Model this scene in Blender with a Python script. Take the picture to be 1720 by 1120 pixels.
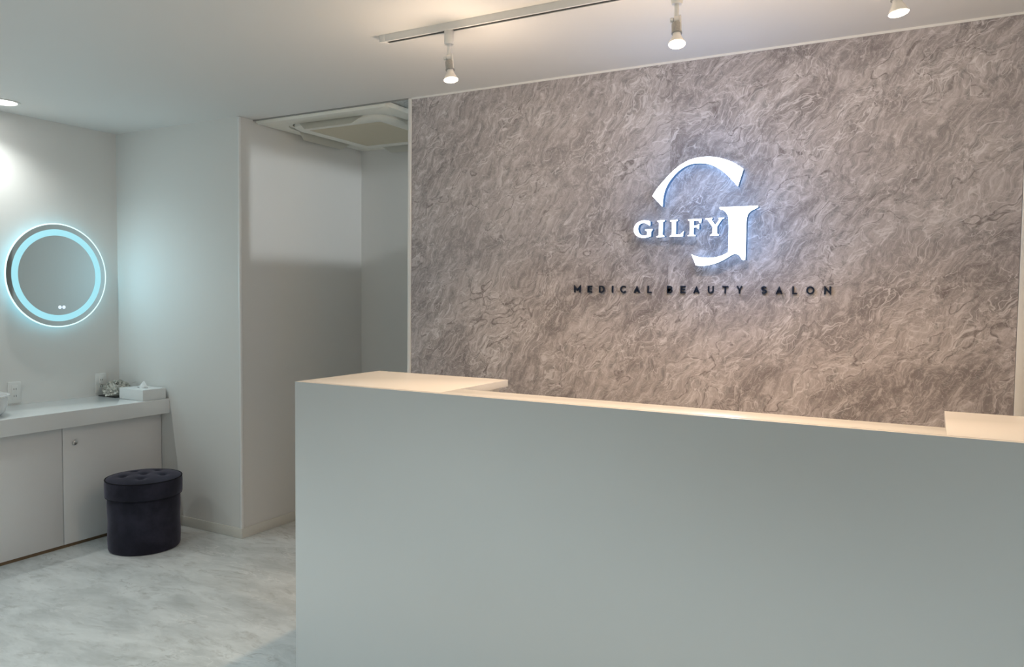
import bpy, bmesh, math, random
from mathutils import Matrix, Vector, Euler
from mathutils.geometry import tessellate_polygon

for o in list(bpy.data.objects):
    bpy.data.objects.remove(o, do_unlink=True)
sc = bpy.context.scene
COL = sc.collection
random.seed(7)
PI = math.pi

# ------------------------------------------------------------------ camera
cd = bpy.data.cameras.new('camera')
cam = bpy.data.objects.new('camera', cd)
COL.objects.link(cam)
right = Vector((0.8764216772, 0.4814368209, 0.0101799423))
up = Vector((-0.0325815383, 0.0381941304, 0.9987390309))
fwd = Vector((-0.4804409298, 0.8756482147, -0.0491601160))
m = Matrix.Identity(4)
for i in range(3):
    m[i][0], m[i][1], m[i][2] = right[i], up[i], -fwd[i]
m.translation = (0, 0, 1.412)
cam.matrix_world = m
cd.sensor_width = 36.0
cd.lens = 1292.05 / 1720 * 36.0
cd.clip_start = 0.02
sc.camera = cam

# ------------------------------------------------------------------ world, exposure
w = bpy.data.worlds.new('world')
sc.world = w
w.use_nodes = True
w.node_tree.nodes['Background'].inputs[0].default_value = (0.5, 0.55, 0.6, 1)
w.node_tree.nodes['Background'].inputs[1].default_value = 0.02
sc.view_settings.view_transform = 'Standard'
sc.view_settings.look = 'None'
sc.view_settings.gamma = 1.0
sc.view_settings.use_curve_mapping = False
sc.view_settings.exposure = 0.46

# light levels (watts) and colours of the lamps built below
SPOT_W, SPOT_COL = 29.0, (1.0, 0.66, 0.37)
SPOT_UP_W, SPOT_UP_COL = 3.2, (1.0, 0.76, 0.54)
ROOM_W, ROOM_COL = 40.0, (0.82, 0.97, 1.0)
VANITY_W, VANITY_COL = 12.5, (0.95, 1.0, 0.97)
PASSAGE_W, PASSAGE_COL = 48.0, (0.90, 0.97, 1.0)
RING_E, HALO_E, MIRROR_W = 0.58, 2.8, 1.2
RING_COL = (0.36, 0.86, 1.0)
SIGN_E, SIGN_BACK_E, SIGN_W = 3.0, 1.8, 1.4


# ------------------------------------------------------------------ materials
class NT:
    def __init__(self, name):
        self.m = bpy.data.materials.new(name)
        self.m.use_nodes = True
        self.t = self.m.node_tree
        self.p = self.t.nodes['Principled BSDF']

    def n(self, typ, ins=None, **props):
        nd = self.t.nodes.new(typ)
        for k, v in props.items():
            setattr(nd, k, v)
        for k, v in (ins or {}).items():
            s = nd.inputs[k]
            if hasattr(v, 'is_linked') or isinstance(v, bpy.types.NodeSocket):
                self.t.links.new(v, s)
            else:
                s.default_value = v
        return nd

    def link(self, a, b):
        self.t.links.new(a, b)

    def math(self, op, a, b=None, c=None):
        ins = {0: a}
        if b is not None:
            ins[1] = b
        if c is not None:
            ins[2] = c
        return self.n('ShaderNodeMath', ins, operation=op).outputs[0]

    def noise(self, vec, scale, detail=4.0, rough=0.55, w=0.0, dist=0.0):
        return self.n('ShaderNodeTexNoise', {'Vector': vec, 'W': w, 'Scale': scale, 'Detail': detail,
                                             'Roughness': rough, 'Distortion': dist}, noise_dimensions='4D')

    def noise2(self, vec, scale, detail=4.0, rough=0.55, w=0.0):
        off = self.n('ShaderNodeVectorMath', {0: vec, 1: (w * 1.37, w * 2.11, 0.0)}, operation='ADD').outputs[0]
        return self.n('ShaderNodeTexNoise', {'Vector': off, 'Scale': scale, 'Detail': detail, 'Roughness': rough}, noise_dimensions='2D')

    def smooth(self, v, a, b, c=0.0, d=1.0):
        return self.n('ShaderNodeMapRange', {'Value': v, 'From Min': a, 'From Max': b, 'To Min': c, 'To Max': d},
                      interpolation_type='SMOOTHSTEP').outputs[0]

    def mix(self, f, a, b):
        nd = self.n('ShaderNodeMix', data_type='RGBA')
        for s, v in ((nd.inputs[0], f), (nd.inputs[6], a), (nd.inputs[7], b)):
            if isinstance(v, bpy.types.NodeSocket):
                self.t.links.new(v, s)
            else:
                s.default_value = v if not isinstance(v, tuple) or len(v) == 4 else v + (1,)
        return nd.outputs[2]

    def bump(self, h, strength=0.2, dist=0.002):
        b = self.n('ShaderNodeBump', {'Height': h, 'Strength': strength, 'Distance': dist})
        self.link(b.outputs[0], self.p.inputs['Normal'])


MATS = {}


def plain(name, col, rough=0.5, metal=0.0, spec=0.5, coat=0.0, trans=0.0, var=0.03, scale=30.0):
    if name in MATS:
        return MATS[name]
    t = NT(name)
    tc = t.n('ShaderNodeTexCoord').outputs['Object']
    nz = t.noise(tc, scale, 3.0).outputs[0]
    a = tuple(min(1, c * (1 - var)) for c in col)
    b = tuple(min(1, c * (1 + var)) for c in col)
    t.link(t.mix(nz, a, b), t.p.inputs['Base Color'])
    t.p.inputs['Roughness'].default_value = rough
    t.p.inputs['Metallic'].default_value = metal
    t.p.inputs['Specular IOR Level'].default_value = spec
    t.p.inputs['Coat Weight'].default_value = coat
    t.p.inputs['Coat Roughness'].default_value = 0.08
    t.p.inputs['Transmission Weight'].default_value = trans
    MATS[name] = t.m
    return t.m


def glow(name, col, strength, base=(0.8, 0.8, 0.8)):
    if name in MATS:
        return MATS[name]
    t = NT(name)
    t.p.inputs['Base Color'].default_value = base + (1,)
    t.p.inputs['Emission Color'].default_value = col + (1,)
    t.p.inputs['Emission Strength'].default_value = strength
    t.p.inputs['Roughness'].default_value = 0.4
    MATS[name] = t.m
    return t.m


def wallpaper(name, col, bump=0.12):
    t = NT(name)
    tc = t.n('ShaderNodeTexCoord').outputs['Object']
    big = t.noise(tc, 1.3, 3.0).outputs[0]
    a = tuple(c * 0.98 for c in col)
    t.link(t.mix(big, a, col), t.p.inputs['Base Color'])
    t.p.inputs['Roughness'].default_value = 0.55
    t.p.inputs['Specular IOR Level'].default_value = 0.3
    fine = t.noise(tc, 420.0, 2.0).outputs[0]
    t.bump(fine, bump, 0.001)
    return t.m


def marble(name, seed, shift):
    """grey-mauve stone laminate: mottled ground, a web of fine pale veins and dark creases running up to the right"""
    t = NT(name)
    tc = t.n('ShaderNodeTexCoord').outputs['Object']
    tc = t.n('ShaderNodeVectorMath', {0: tc, 1: (shift, 0.0, 0.0)}, operation='ADD').outputs[0]
    xyz = t.n('ShaderNodeSeparateXYZ', {0: tc})
    tc = t.n('ShaderNodeCombineXYZ', {0: xyz.outputs[0], 1: xyz.outputs[2]}).outputs[0]      # panel face as a flat sheet

    def frame(deg, stretch):
        """coordinates turned so that x runs along the vein direction (deg up from horizontal)"""
        r = t.n('ShaderNodeVectorRotate', {'Vector': tc, 'Angle': math.radians(-deg)}, rotation_type='Z_AXIS').outputs[0]
        return t.n('ShaderNodeVectorMath', {0: r, 1: (1.0 / stretch, 1.0, 1.0)}, operation='MULTIPLY').outputs[0]

    wob = t.noise2(tc, 5.0, 2.5, 0.6, seed).outputs[1]
    wob = t.n('ShaderNodeVectorMath', {0: wob, 1: (0.5, 0.5, 0.5)}, operation='SUBTRACT').outputs[0]

    def warp(vec, amt):
        d = t.n('ShaderNodeVectorMath', {0: wob, 3: amt}, operation='SCALE').outputs[0]
        return t.n('ShaderNodeVectorMath', {0: vec, 1: d}, operation='ADD').outputs[0]

    fa = warp(frame(36, 2.4), 0.13)
    fb = warp(frame(60, 2.8), 0.10)
    fc = warp(frame(14, 2.4), 0.14)
    fr = warp(tc, 0.09)

    def line(vec, scale, width, ws, detail=1.0, rough=0.5):
        f = t.noise2(vec, scale, detail, rough, ws).outputs[0]
        return t.smooth(t.math('ABSOLUTE', t.math('SUBTRACT', f, 0.5)), 0.0, width, 1.0, 0.0)

    def layer(col, fac, amount, tint):
        return t.mix(t.math('MULTIPLY', fac, amount), col, tint)

    ground = t.noise2(fa, 6.0, 7.0, 0.66, seed + 11)
    g = ground.outputs[0]
    sep = t.n('ShaderNodeSeparateColor', {0: ground.outputs[1]})
    m1, m2, m3 = (t.smooth(sep.outputs[k], 0.46, 0.60) for k in range(3))
    col = t.mix(t.smooth(g, 0.30, 0.70), (0.260, 0.233, 0.240), (0.514, 0.476, 0.489))
    cloud = t.noise2(fa, 1.5, 2.0, 0.5, seed + 21).outputs[0]
    col = layer(col, t.smooth(cloud, 0.38, 0.66), 0.35, (0.546, 0.516, 0.529))
    fib = t.noise2(fb, 40.0, 5.0, 0.75, seed + 31).outputs[0]
    col = layer(col, t.smooth(fib, 0.48, 0.70), 0.60, (0.711, 0.678, 0.698))
    col = layer(col, t.smooth(fib, 0.50, 0.30), 0.60, (0.210, 0.210, 0.216))
    # dark creases
    col = layer(col, t.math('MULTIPLY', line(fa, 6.5, 0.017, seed + 41, 2.2, 0.6), m1), 0.80, (0.178, 0.153, 0.156))
    col = layer(col, t.math('MULTIPLY', line(fa, 13.0, 0.022, seed + 45, 1.8, 0.6), m2), 0.60, (0.191, 0.166, 0.169))
    # pale veins
    pale = (0.838, 0.817, 0.849)
    col = layer(col, t.math('MULTIPLY', line(fb, 22.8, 0.023, seed + 51, 1.6, 0.62), m3), 0.56, pale)
    col = layer(col, t.math('MULTIPLY', line(fa, 18.0, 0.018, seed + 53, 1.8, 0.62), m2), 0.62, pale)
    col = layer(col, t.math('MULTIPLY', line(fc, 22.8, 0.022, seed + 55, 1.8, 0.62), m1), 0.5, pale)
    col = layer(col, line(fr, 43.2, 0.041, seed + 57, 1.2, 0.6), 0.32, (0.711, 0.684, 0.713))
    t.link(col, t.p.inputs['Base Color'])
    t.p.inputs['Roughness'].default_value = 0.48
    t.p.inputs['Specular IOR Level'].default_value = 0.35
    return t.m


def stone_floor(name):
    t = NT(name)
    tc = t.n('ShaderNodeTexCoord').outputs['Object']
    mp = t.n('ShaderNodeMapping', {'Vector': tc, 'Rotation': (0, 0, math.radians(-28)), 'Scale': (0.5, 1.25, 1)}).outputs[0]
    wob = t.noise(mp, 3.0, 4.0, 0.6, 2.0).outputs[1]
    d = t.n('ShaderNodeVectorMath', {0: wob, 1: (0.5, 0.5, 0.5)}, operation='SUBTRACT').outputs[0]
    d = t.n('ShaderNodeVectorMath', {0: d, 3: 0.35}, operation='SCALE').outputs[0]
    v = t.n('ShaderNodeVectorMath', {0: mp, 1: d}, operation='ADD').outputs[0]
    f = t.noise(v, 5.0, 8.0, 0.64, 1.0).outputs[0]
    col = t.mix(t.smooth(f, 0.30, 0.70), (0.51, 0.54, 0.545), (0.75, 0.785, 0.79))
    g = t.noise(v, 16.0, 6.0, 0.65, 4.0).outputs[0]
    col = t.mix(t.math('MULTIPLY', t.smooth(g, 0.50, 0.30), 0.7), col, (0.44, 0.45, 0.445))
    k = t.math('ABSOLUTE', t.math('SUBTRACT', t.noise(v, 6.0, 4.0, 0.6, 7.0).outputs[0], 0.5))
    k = t.math('MULTIPLY', t.smooth(k, 0.0, 0.02, 1.0, 0.0), t.smooth(t.noise(mp, 4.0, 3.0, 0.5, 9.0).outputs[0], 0.52, 0.66))
    col = t.mix(t.math('MULTIPLY', k, 0.6), col, (0.38, 0.385, 0.375))
    h = t.math('ABSOLUTE', t.math('SUBTRACT', t.noise(v, 8.0, 3.0, 0.6, 13.0).outputs[0], 0.5))
    h = t.math('MULTIPLY', t.smooth(h, 0.0, 0.025, 1.0, 0.0), t.smooth(t.noise(mp, 5.0, 3.0, 0.5, 15.0).outputs[0], 0.5, 0.66))
    col = t.mix(t.math('MULTIPLY', h, 0.5), col, (0.82, 0.83, 0.825))
    t.link(col, t.p.inputs['Base Color'])
    t.p.inputs['Roughness'].default_value = 0.22
    t.p.inputs['Specular IOR Level'].default_value = 0.5
    return t.m


def velvet(name, col):
    t = NT(name)
    tc = t.n('ShaderNodeTexCoord').outputs['Object']
    a = t.noise(tc, 9.0, 5.0, 0.6, 3.0).outputs[0]
    t.link(t.mix(t.smooth(a, 0.35, 0.7), tuple(c * 0.75 for c in col), tuple(c * 1.5 for c in col)), t.p.inputs['Base Color'])
    t.p.inputs['Roughness'].default_value = 0.9
    t.p.inputs['Specular IOR Level'].default_value = 0.15
    t.p.inputs['Sheen Weight'].default_value = 0.5
    t.p.inputs['Sheen Roughness'].default_value = 0.4
    t.p.inputs['Sheen Tint'].default_value = (0.5, 0.48, 0.6, 1)
    t.bump(t.noise(tc, 260.0, 2.0).outputs[0], 0.3, 0.001)
    return t.m


def speckled_board(name):
    t = NT(name)
    tc = t.n('ShaderNodeTexCoord').outputs['Object']
    f = t.noise(tc, 90.0, 5.0, 0.7, 1.0).outputs[0]
    t.link(t.mix(t.smooth(f, 0.35, 0.62), (0.42, 0.44, 0.45), (0.66, 0.68, 0.69)), t.p.inputs['Base Color'])
    t.p.inputs['Roughness'].default_value = 0.8
    t.bump(f, 0.4, 0.002)
    return t.m


M_WALL = wallpaper('wall_paper', (0.80, 0.795, 0.775))
M_CEIL = wallpaper('ceiling_paper', (0.80, 0.79, 0.775))
M_FLOOR = stone_floor('floor_stone_vinyl')
M_TRIM = plain('white_trim', (0.90, 0.90, 0.89), 0.12, spec=0.5)
M_BASEB = plain('baseboard_vinyl', (0.72, 0.71, 0.66), 0.45)
M_LAM = plain('white_laminate', (0.765, 0.77, 0.76), 0.22, spec=0.5, var=0.004, scale=4)
M_DOOR = plain('cabinet_laminate', (0.82, 0.81, 0.805), 0.4, var=0.01)
M_STONE_TOP = plain('white_solid_surface', (0.82, 0.83, 0.83), 0.12, spec=0.5, var=0.01)
M_TOE = plain('brown_plinth', (0.24, 0.16, 0.09), 0.6, var=0.2)
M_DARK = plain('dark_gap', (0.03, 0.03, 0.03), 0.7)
M_METAL = plain('brushed_metal', (0.60, 0.59, 0.56), 0.3, metal=1.0)
M_PLASTIC = plain('white_plastic', (0.78, 0.78, 0.76), 0.35)
M_FIXT = plain('white_fixture', (0.80, 0.79, 0.77), 0.35)
M_FIXTGREY = plain('grey_socket', (0.38, 0.37, 0.35), 0.4, var=0.3, scale=200)
M_ACPL = plain('aged_white_plastic', (0.90, 0.89, 0.82), 0.45)
M_ACGR = plain('beige_grille', (0.74, 0.69, 0.57), 0.6)
M_ACDUCT = plain('grey_duct', (0.13, 0.135, 0.13), 0.6)
M_BOARD = speckled_board('rock_wool_board')
M_VELVET = velvet('navy_velvet', (0.022, 0.022, 0.034))
M_PIPING = plain('dark_piping', (0.008, 0.008, 0.012), 0.8, spec=0.2)
M_PORC = plain('white_porcelain', (0.80, 0.81, 0.82), 0.12)
M_PAPER = plain('tissue_paper', (0.86, 0.87, 0.87), 0.9)
M_BOX = plain('white_card', (0.80, 0.82, 0.82), 0.35)
M_PETAL = plain('cream_petal', (0.86, 0.855, 0.80), 0.8, var=0.12, scale=60)
M_LEAF = plain('dried_leaf', (0.50, 0.49, 0.43), 0.8, var=0.2)
M_MIRROR = plain('mirror_glass', (0.68, 0.74, 0.76), 0.06, metal=1.0, var=0.002)
M_GLASSEDGE = glow('lit_glass_edge', (0.70, 0.97, 1.0), 0.75, (0.6, 0.75, 0.75))
M_RING = glow('mirror_light_ring', RING_COL, RING_E, (0.25, 0.3, 0.3))
M_HALO = glow('mirror_back_light', (0.32, 0.82, 1.0), HALO_E)
M_ICON = glow('touch_icon', (0.55, 0.70, 1.0), 1.1)
M_LENS = glow('bulb_lens', (1.0, 0.86, 0.68), 6.0)
M_DLENS = glow('downlight_lens', (1.0, 1.0, 0.97), 8.0)
M_SIGN = glow('sign_face', (0.86, 0.93, 1.0), SIGN_E)
M_SIGNBACK = glow('sign_back_light', (0.35, 0.60, 1.0), SIGN_BACK_E)
M_SIGNSIDE = glow('sign_return', (0.08, 0.26, 0.70), 0.12, (0.06, 0.14, 0.24))
M_NAVY = plain('navy_acrylic', (0.006, 0.013, 0.035), 0.3)


# ------------------------------------------------------------------ mesh helpers
def bm_box(bm, x0, x1, y0, y1, z0, z1, bev=0.0, seg=2):
    r = bmesh.ops.create_cube(bm, size=1.0)
    vs = r['verts']
    for v in vs:
        v.co = Vector(((x0 + x1) / 2 + v.co.x * (x1 - x0), (y0 + y1) / 2 + v.co.y * (y1 - y0), (z0 + z1) / 2 + v.co.z * (z1 - z0)))
    if bev > 0:
        es = list({e for v in vs for e in v.link_edges})
        bmesh.ops.bevel(bm, geom=es, offset=bev, segments=seg, profile=0.5, affect='EDGES', clamp_overlap=True)


def bm_lathe(bm, prof, cx=0.0, cy=0.0, seg=32, mat=None, axis=None):
    """prof: list of (r, z); axis: optional Matrix applied to the points"""
    rings = []
    for r, z in prof:
        if r < 1e-6:
            rings.append([bm.verts.new((cx, cy, z))])
        else:
            rings.append([bm.verts.new((cx + r * math.cos(2 * PI * k / seg), cy + r * math.sin(2 * PI * k / seg), z)) for k in range(seg)])
    new = [v for r in rings for v in r]
    for a, b in zip(rings, rings[1:]):
        for k in range(seg):
            k2 = (k + 1) % seg
            if len(a) == 1 and len(b) == 1:
                continue
            if len(a) == 1:
                f = bm.faces.new((a[0], b[k2], b[k]))
            elif len(b) == 1:
                f = bm.faces.new((a[k], a[k2], b[0]))
            else:
                f = bm.faces.new((a[k], a[k2], b[k2], b[k]))
            if mat is not None:
                f.material_index = mat
    if axis is not None:
        for v in new:
            v.co = axis @ v.co
    return new


def bm_torus(bm, R, r, cz, seg=64, sec=8, cx=0, cy=0):
    rings = []
    for k in range(seg):
        a = 2 * PI * k / seg
        rings.append([bm.verts.new((cx + (R + r * math.cos(2 * PI * j / sec)) * math.cos(a), cy + (R + r * math.cos(2 * PI * j / sec)) * math.sin(a),
                                    cz + r * math.sin(2 * PI * j / sec))) for j in range(sec)])
    for k in range(seg):
        for j in range(sec):
            bm.faces.new((rings[k][j], rings[(k + 1) % seg][j], rings[(k + 1) % seg][(j + 1) % sec], rings[k][(j + 1) % sec]))


def prism(bm, poly, y0, y1, mats=(0, 1, 2), holes=()):
    """poly: (x, z) outline; front face at y0 (towards -y), back at y1"""
    loops = [poly] + list(holes)
    flat = [p for l in loops for p in l]
    tris = tessellate_polygon([[Vector((p[0], p[1], 0)) for p in l] for l in loops])
    A = [bm.verts.new((p[0], y0, p[1])) for p in flat]
    B = [bm.verts.new((p[0], y1, p[1])) for p in flat]
    for t in tris:
        for vs, mi, want in ((A, mats[0], -1), (B, mats[2], 1)):
            tr = [vs[i] for i in t]
            n = (tr[1].co - tr[0].co).cross(tr[2].co - tr[0].co)
            if n.length < 1e-12:
                continue
            if n.y * want < 0:
                tr.reverse()
            try:
                f = bm.faces.new(tr)
                f.material_index = mi
            except ValueError:
                pass
    k = 0
    for li, l in enumerate(loops):
        n = len(l)
        area = sum(l[i][0] * l[(i + 1) % n][1] - l[(i + 1) % n][0] * l[i][1] for i in range(n))
        for i in range(n):
            a, b = k + i, k + (i + 1) % n
            q = [A[a], B[a], B[b], A[b]]
            # outward normal check
            d = Vector((flat[b][0] - flat[a][0], 0, flat[b][1] - flat[a][1]))
            out = Vector((d.z, 0, -d.x)) if area > 0 else Vector((-d.z, 0, d.x))
            if li > 0:
                out = -out
            nn = (q[1].co - q[0].co).cross(q[2].co - q[0].co)
            if nn.dot(out) < 0:
                q.reverse()
            try:
                f = bm.faces.new(q)
                f.material_index = mats[1]
            except ValueError:
                pass
        k += n


def obj(name, bm, mats, parent=None, smooth=False, angle=40):
    me = bpy.data.meshes.new(name)
    bm.normal_update()
    bm.to_mesh(me)
    bm.free()
    for mt in (mats if isinstance(mats, (list, tuple)) else [mats]):
        me.materials.append(mt)
    if smooth:
        for p in me.polygons:
            p.use_smooth = True
        try:
            me.set_sharp_from_angle(angle=math.radians(angle))
        except Exception:
            pass
    o = bpy.data.objects.new(name, me)
    COL.objects.link(o)
    if parent is not None:
        o.parent = parent
    return o


def box(name, x0, x1, y0, y1, z0, z1, mt, parent=None, bev=0.0):
    """mesh in world coordinates (or its parent's) with the origin at the middle of its base"""
    bm = bmesh.new()
    cx, cy = (x0 + x1) / 2, (y0 + y1) / 2
    bm_box(bm, x0 - cx, x1 - cx, y0 - cy, y1 - cy, 0, z1 - z0, bev)
    o = obj(name, bm, mt, parent, smooth=bev > 0)
    o.location = (cx, cy, z0)
    return o


def tag(o, label, cat, group=None, kind=None):
    o['label'] = label
    o['category'] = cat
    if group:
        o['group'] = group
    if kind:
        o['kind'] = kind
    return o


def thing(name, label, cat, loc=(0, 0, 0), group=None, kind=None):
    o = bpy.data.objects.new(name, None)
    COL.objects.link(o)
    o.location = loc
    o.empty_display_size = 0.05
    return tag(o, label, cat, group, kind)


def struct(o, label, cat):
    return tag(o, label, cat, kind='structure')


# ------------------------------------------------------------------ the setting
XL, YB, YJ, XA, YA, H = -4.553, 3.19, 3.086, -3.453, 4.137, 2.4
XR, YF = 2.0, -3.2
struct(box('floor', XL - 0.1, XR + 0.1, YF - 0.1, YA + 0.1, -0.08, 0, M_FLOOR), 'pale grey glossy marble-look vinyl floor', 'floor')
struct(box('ceiling', XL - 0.1, XR + 0.1, YF - 0.1, YB + 0.005, H, H + 0.08, M_CEIL), 'off-white papered ceiling over the reception', 'ceiling')
struct(box('ceiling_alcove', XA - 0.1, XR + 0.1, YB + 0.006, YA + 0.1, H + 0.008, H + 0.08, M_BOARD), 'grey speckled ceiling board above the alcove', 'ceiling')
struct(box('wall_left', XL - 0.1, XL, YF, YJ, 0, H, M_WALL), 'white wall carrying the round lit mirror', 'wall')
struct(box('wall_corner', XL - 0.1, XA, YJ, YA + 0.1, 0, H, M_WALL), 'white projecting wall beside the vanity with rounded corner', 'wall')
struct(box('wall_alcove', XA, XR, YA, YA + 0.1, 0, H + 0.008, M_WALL), 'plain wall at the back of the alcove', 'wall')
struct(box('wall_right', XR, XR + 0.1, YF, YA + 0.1, 0, H, M_WALL), 'plain white wall on the right of the room', 'wall')
struct(box('wall_front', XL - 0.1, XR + 0.1, YF - 0.1, YF, 0, H, M_WALL), 'plain white wall behind the camera', 'wall')
struct(box('wall_light_cut', -1.80, -1.75, YB + 0.112, YA, 0, 2.05, M_WALL), 'added unseen low wall behind the stone wall that cuts the light falling into the alcove', 'wall')  # unseen, added to give the alcove's lit patch its lower edge

# stone-look back wall: a core that carries three panels with hairline joints
wb = struct(box('wall_back', -2.338, XR, YB + 0.010, YB + 0.11, 0, H, M_WALL), 'grey-brown stone-look feature wall behind the reception counter', 'wall')
wbi = Vector(wb.location)
joints = [-2.337, -2.2435, -0.9970, 0.2525]
for i in range(3):
    a, b = joints[i] + 0.0001, joints[i + 1] - 0.0001
    bm = bmesh.new()
    bm_box(bm, 0, b - a, 0, 0.010, 0, H - 0.004, 0.0003, 1)
    pnl = obj('stone_panel', bm, marble('stone_laminate_%d' % i, 3.0 + i * 17.3, i * 1.247), wb)
    pnl.location = Vector((a, YB, 0)) - wbi

# trims
bm = bmesh.new()
bm_box(bm, -0.007, 0.012, -0.012, 0.007, 0, H - 0.0005, 0.006, 4)
o = obj('trim_1', bm, M_TRIM, smooth=True)
o.location = (XA - 0.006, YJ + 0.006, 0)
struct(o, 'white rounded corner bead on the projecting wall', 'trim')
bm = bmesh.new()
bm_box(bm, 0, 0.022, 0, 0.115, 0, H - 0.0005, 0.006, 4)
o = obj('trim_2', bm, M_TRIM, smooth=True)
o.location = (-2.3605, YB - 0.005, 0)
struct(o, 'white corner bead on the left edge of the stone wall', 'trim')
struct(box('trim_3', -2.338, 0.252, YB - 0.004, YB - 0.0002, H - 0.009, H - 0.0003, M_TRIM), 'thin pale trim where the stone wall meets the ceiling', 'trim')
struct(box('trim_4', XA, -2.36, YB - 0.004, YB + 0.0055, H - 0.006, H - 0.0003, plain('grey_edge', (0.32, 0.32, 0.31), 0.5)), 'thin grey edge strip along the ceiling above the alcove', 'trim')
struct(box('trim_5', 0.2535, 0.288, YB - 0.012, YB + 0.009, 0, H - 0.0005, M_TRIM, bev=0.002), 'pale upright trim at the right end of the stone wall', 'trim')
struct(box('wall_side', 0.289, XR - 0.001, YB, YB + 0.0095, 0, H - 0.001, M_WALL), 'plain white wall surface right of the stone wall', 'wall')

BH = 0.058
struct(box('baseboard_corner', -4.14, XA + 0.007, YJ - 0.007, YJ - 0.0003, 0, BH, M_BASEB, bev=0.002), 'beige vinyl baseboard under the projecting wall', 'baseboard')
struct(box('baseboard_alcove', XA + 0.0003, XA + 0.007, YJ + 0.0005, YA - 0.0003, 0, BH, M_BASEB, bev=0.002), 'beige vinyl baseboard along the side of the alcove', 'baseboard')
struct(box('baseboard_back', XA + 0.0075, -1.81, YA - 0.007, YA - 0.0003, 0, BH, M_BASEB, bev=0.002), 'beige vinyl baseboard across the back of the alcove', 'baseboard')


# ------------------------------------------------------------------ reception counter
HH, CX0, CX1, CY0 = 1.107, -1.937, 0.95, 1.968
rc = thing('reception_counter', 'long glossy white reception counter in front of the stone wall', 'counter', (CX0, CY0, 0))


def cbox(name, x0, x1, y0, y1, z0, z1, mt=M_LAM, bev=0.0008):
    return box(name, x0 - CX0, x1 - CX0, y0 - CY0, y1 - CY0, z0, z1, mt, rc, bev)


T = 0.024
cbox('front_panel', CX0, CX1, CY0, CY0 + 0.022, 0, HH)
cbox('return_top', CX0, -1.348, CY0 + 0.0222, 2.430, HH - T, HH)
cbox('ledge_top', -1.3478, 0.0328, CY0 + 0.0222, 2.103, HH - T, HH)
cbox('return_top', 0.033, CX1, CY0 + 0.0222, 2.420, HH - T, HH)
cbox('end_panel', CX0, CX0 + 0.022, CY0 + 0.0222, 2.430, 0, HH - T - 0.0002)
cbox('end_panel', CX1 - 0.022, CX1, CY0 + 0.0222, 2.420, 0, HH - T - 0.0002)
cbox('inner_panel', -1.394, -1.372, 2.0855, 2.408, 0, HH - T - 0.0002)
cbox('inner_panel', 0.055, 0.077, 2.0855, 2.400, 0, HH - T - 0.0002)
cbox('back_panel', -1.3715, 0.0545, 2.072, 2.092, 0, HH - T - 0.0002)
cbox('desk_top', -1.3715, 0.0545, 2.0925, 2.60, 0.70, 0.724)

# ------------------------------------------------------------------ vanity
VX = -4.068
vt = box('vanity_countertop', XL, VX, 0.9, YJ - 0.0005, 0.677, 0.765, M_STONE_TOP, bev=0.0025)
tag(vt, 'thick white glossy vanity countertop under the round mirror', 'countertop')
DX = -4.145
vc = thing('vanity_cabinet', 'low white vanity cabinet with flat doors beneath the thick countertop', 'cabinet', (DX, 2.0, 0))


def vbox(name, x0, x1, y0, y1, z0, z1, mt, parent=None, bev=0.0):
    return box(name, x0 - DX, x1 - DX, y0 - 2.0, y1 - 2.0, z0, z1, mt, parent or vc, bev)


vbox('body', XL + 0.001, DX - 0.021, 0.92, YJ - 0.002, 0.018, 0.672, M_DARK)
vbox('plinth', XL + 0.002, DX - 0.012, 0.92, YJ - 0.002, 0, 0.0175, M_TOE)
doors = [(0.925, 1.276), (1.279, 1.874), (1.877, 2.4675), (2.4715, 3.083)]
for i, (a, b) in enumerate(doors):
    d = vbox('door', DX - 0.020, DX, a, b, 0.020, 0.666, M_DOOR, None, 0.0006)
    if i in (1, 3):
        bm = bmesh.new()
        bm_lathe(bm, [(0.0, 0.018), (0.009, 0.0175), (0.0128, 0.015), (0.0135, 0.011), (0.011, 0.008), (0.0085, 0.006), (0.0085, 0.0), (0.0, 0.0)], seg=20,
                 axis=Matrix.Rotation(PI / 2, 4, 'Y'))
        k = obj('knob', bm, M_METAL, d, smooth=True)
        k.location = (0.010, -(b - a) / 2 + 0.062, 0.578 - 0.020)
        k['label'] = 'small round metal knob'

# washbasin at the left edge of the picture
wbz = thing('wash_basin', 'white round vessel basin standing on the countertop, cut by the left edge', 'basin', (-4.30, 2.058, 0.765))
bm = bmesh.new()
bm_lathe(bm, [(0.0, 0.0), (0.140, 0.0), (0.165, 0.006), (0.182, 0.022), (0.192, 0.060), (0.196, 0.098), (0.203, 0.102), (0.203, 0.108), (0.190, 0.108), (0.186, 0.098), (0.176, 0.040), (0.120, 0.020), (0.0, 0.016)], seg=64)
obj('bowl', bm, M_PORC, wbz, smooth=True)
bm = bmesh.new()
bm_lathe(bm, [(0.0, 0.0185), (0.018, 0.0185), (0.022, 0.0165)], seg=24)
obj('drain', bm, M_METAL, wbz, smooth=True)


# wall sockets
def outlet(y, z, label):
    t = thing('wall_socket', label, 'socket', (XL, y, z), 'double wall sockets above the countertop')
    box('cover_plate', 0.0003, 0.007, -0.036, 0.036, -0.060, 0.060, M_PLASTIC, t, 0.0025)
    mod = box('socket_insert', 0.0072, 0.0095, -0.017, 0.017, -0.042, 0.042, M_PLASTIC, t, 0.001)
    for dz in (0.020, -0.020):
        for dy in (-0.006, 0.006):
            box('slot', 0.0013, 0.0021, dy - 0.0012, dy + 0.0012, dz + 0.042 - 0.0045, dz + 0.042 + 0.0045, M_DARK, mod)


outlet(2.444, 0.836, 'white double wall socket beside the round basin')
outlet(2.960, 0.842, 'white wall socket half hidden behind the pale flower cluster')

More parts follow.
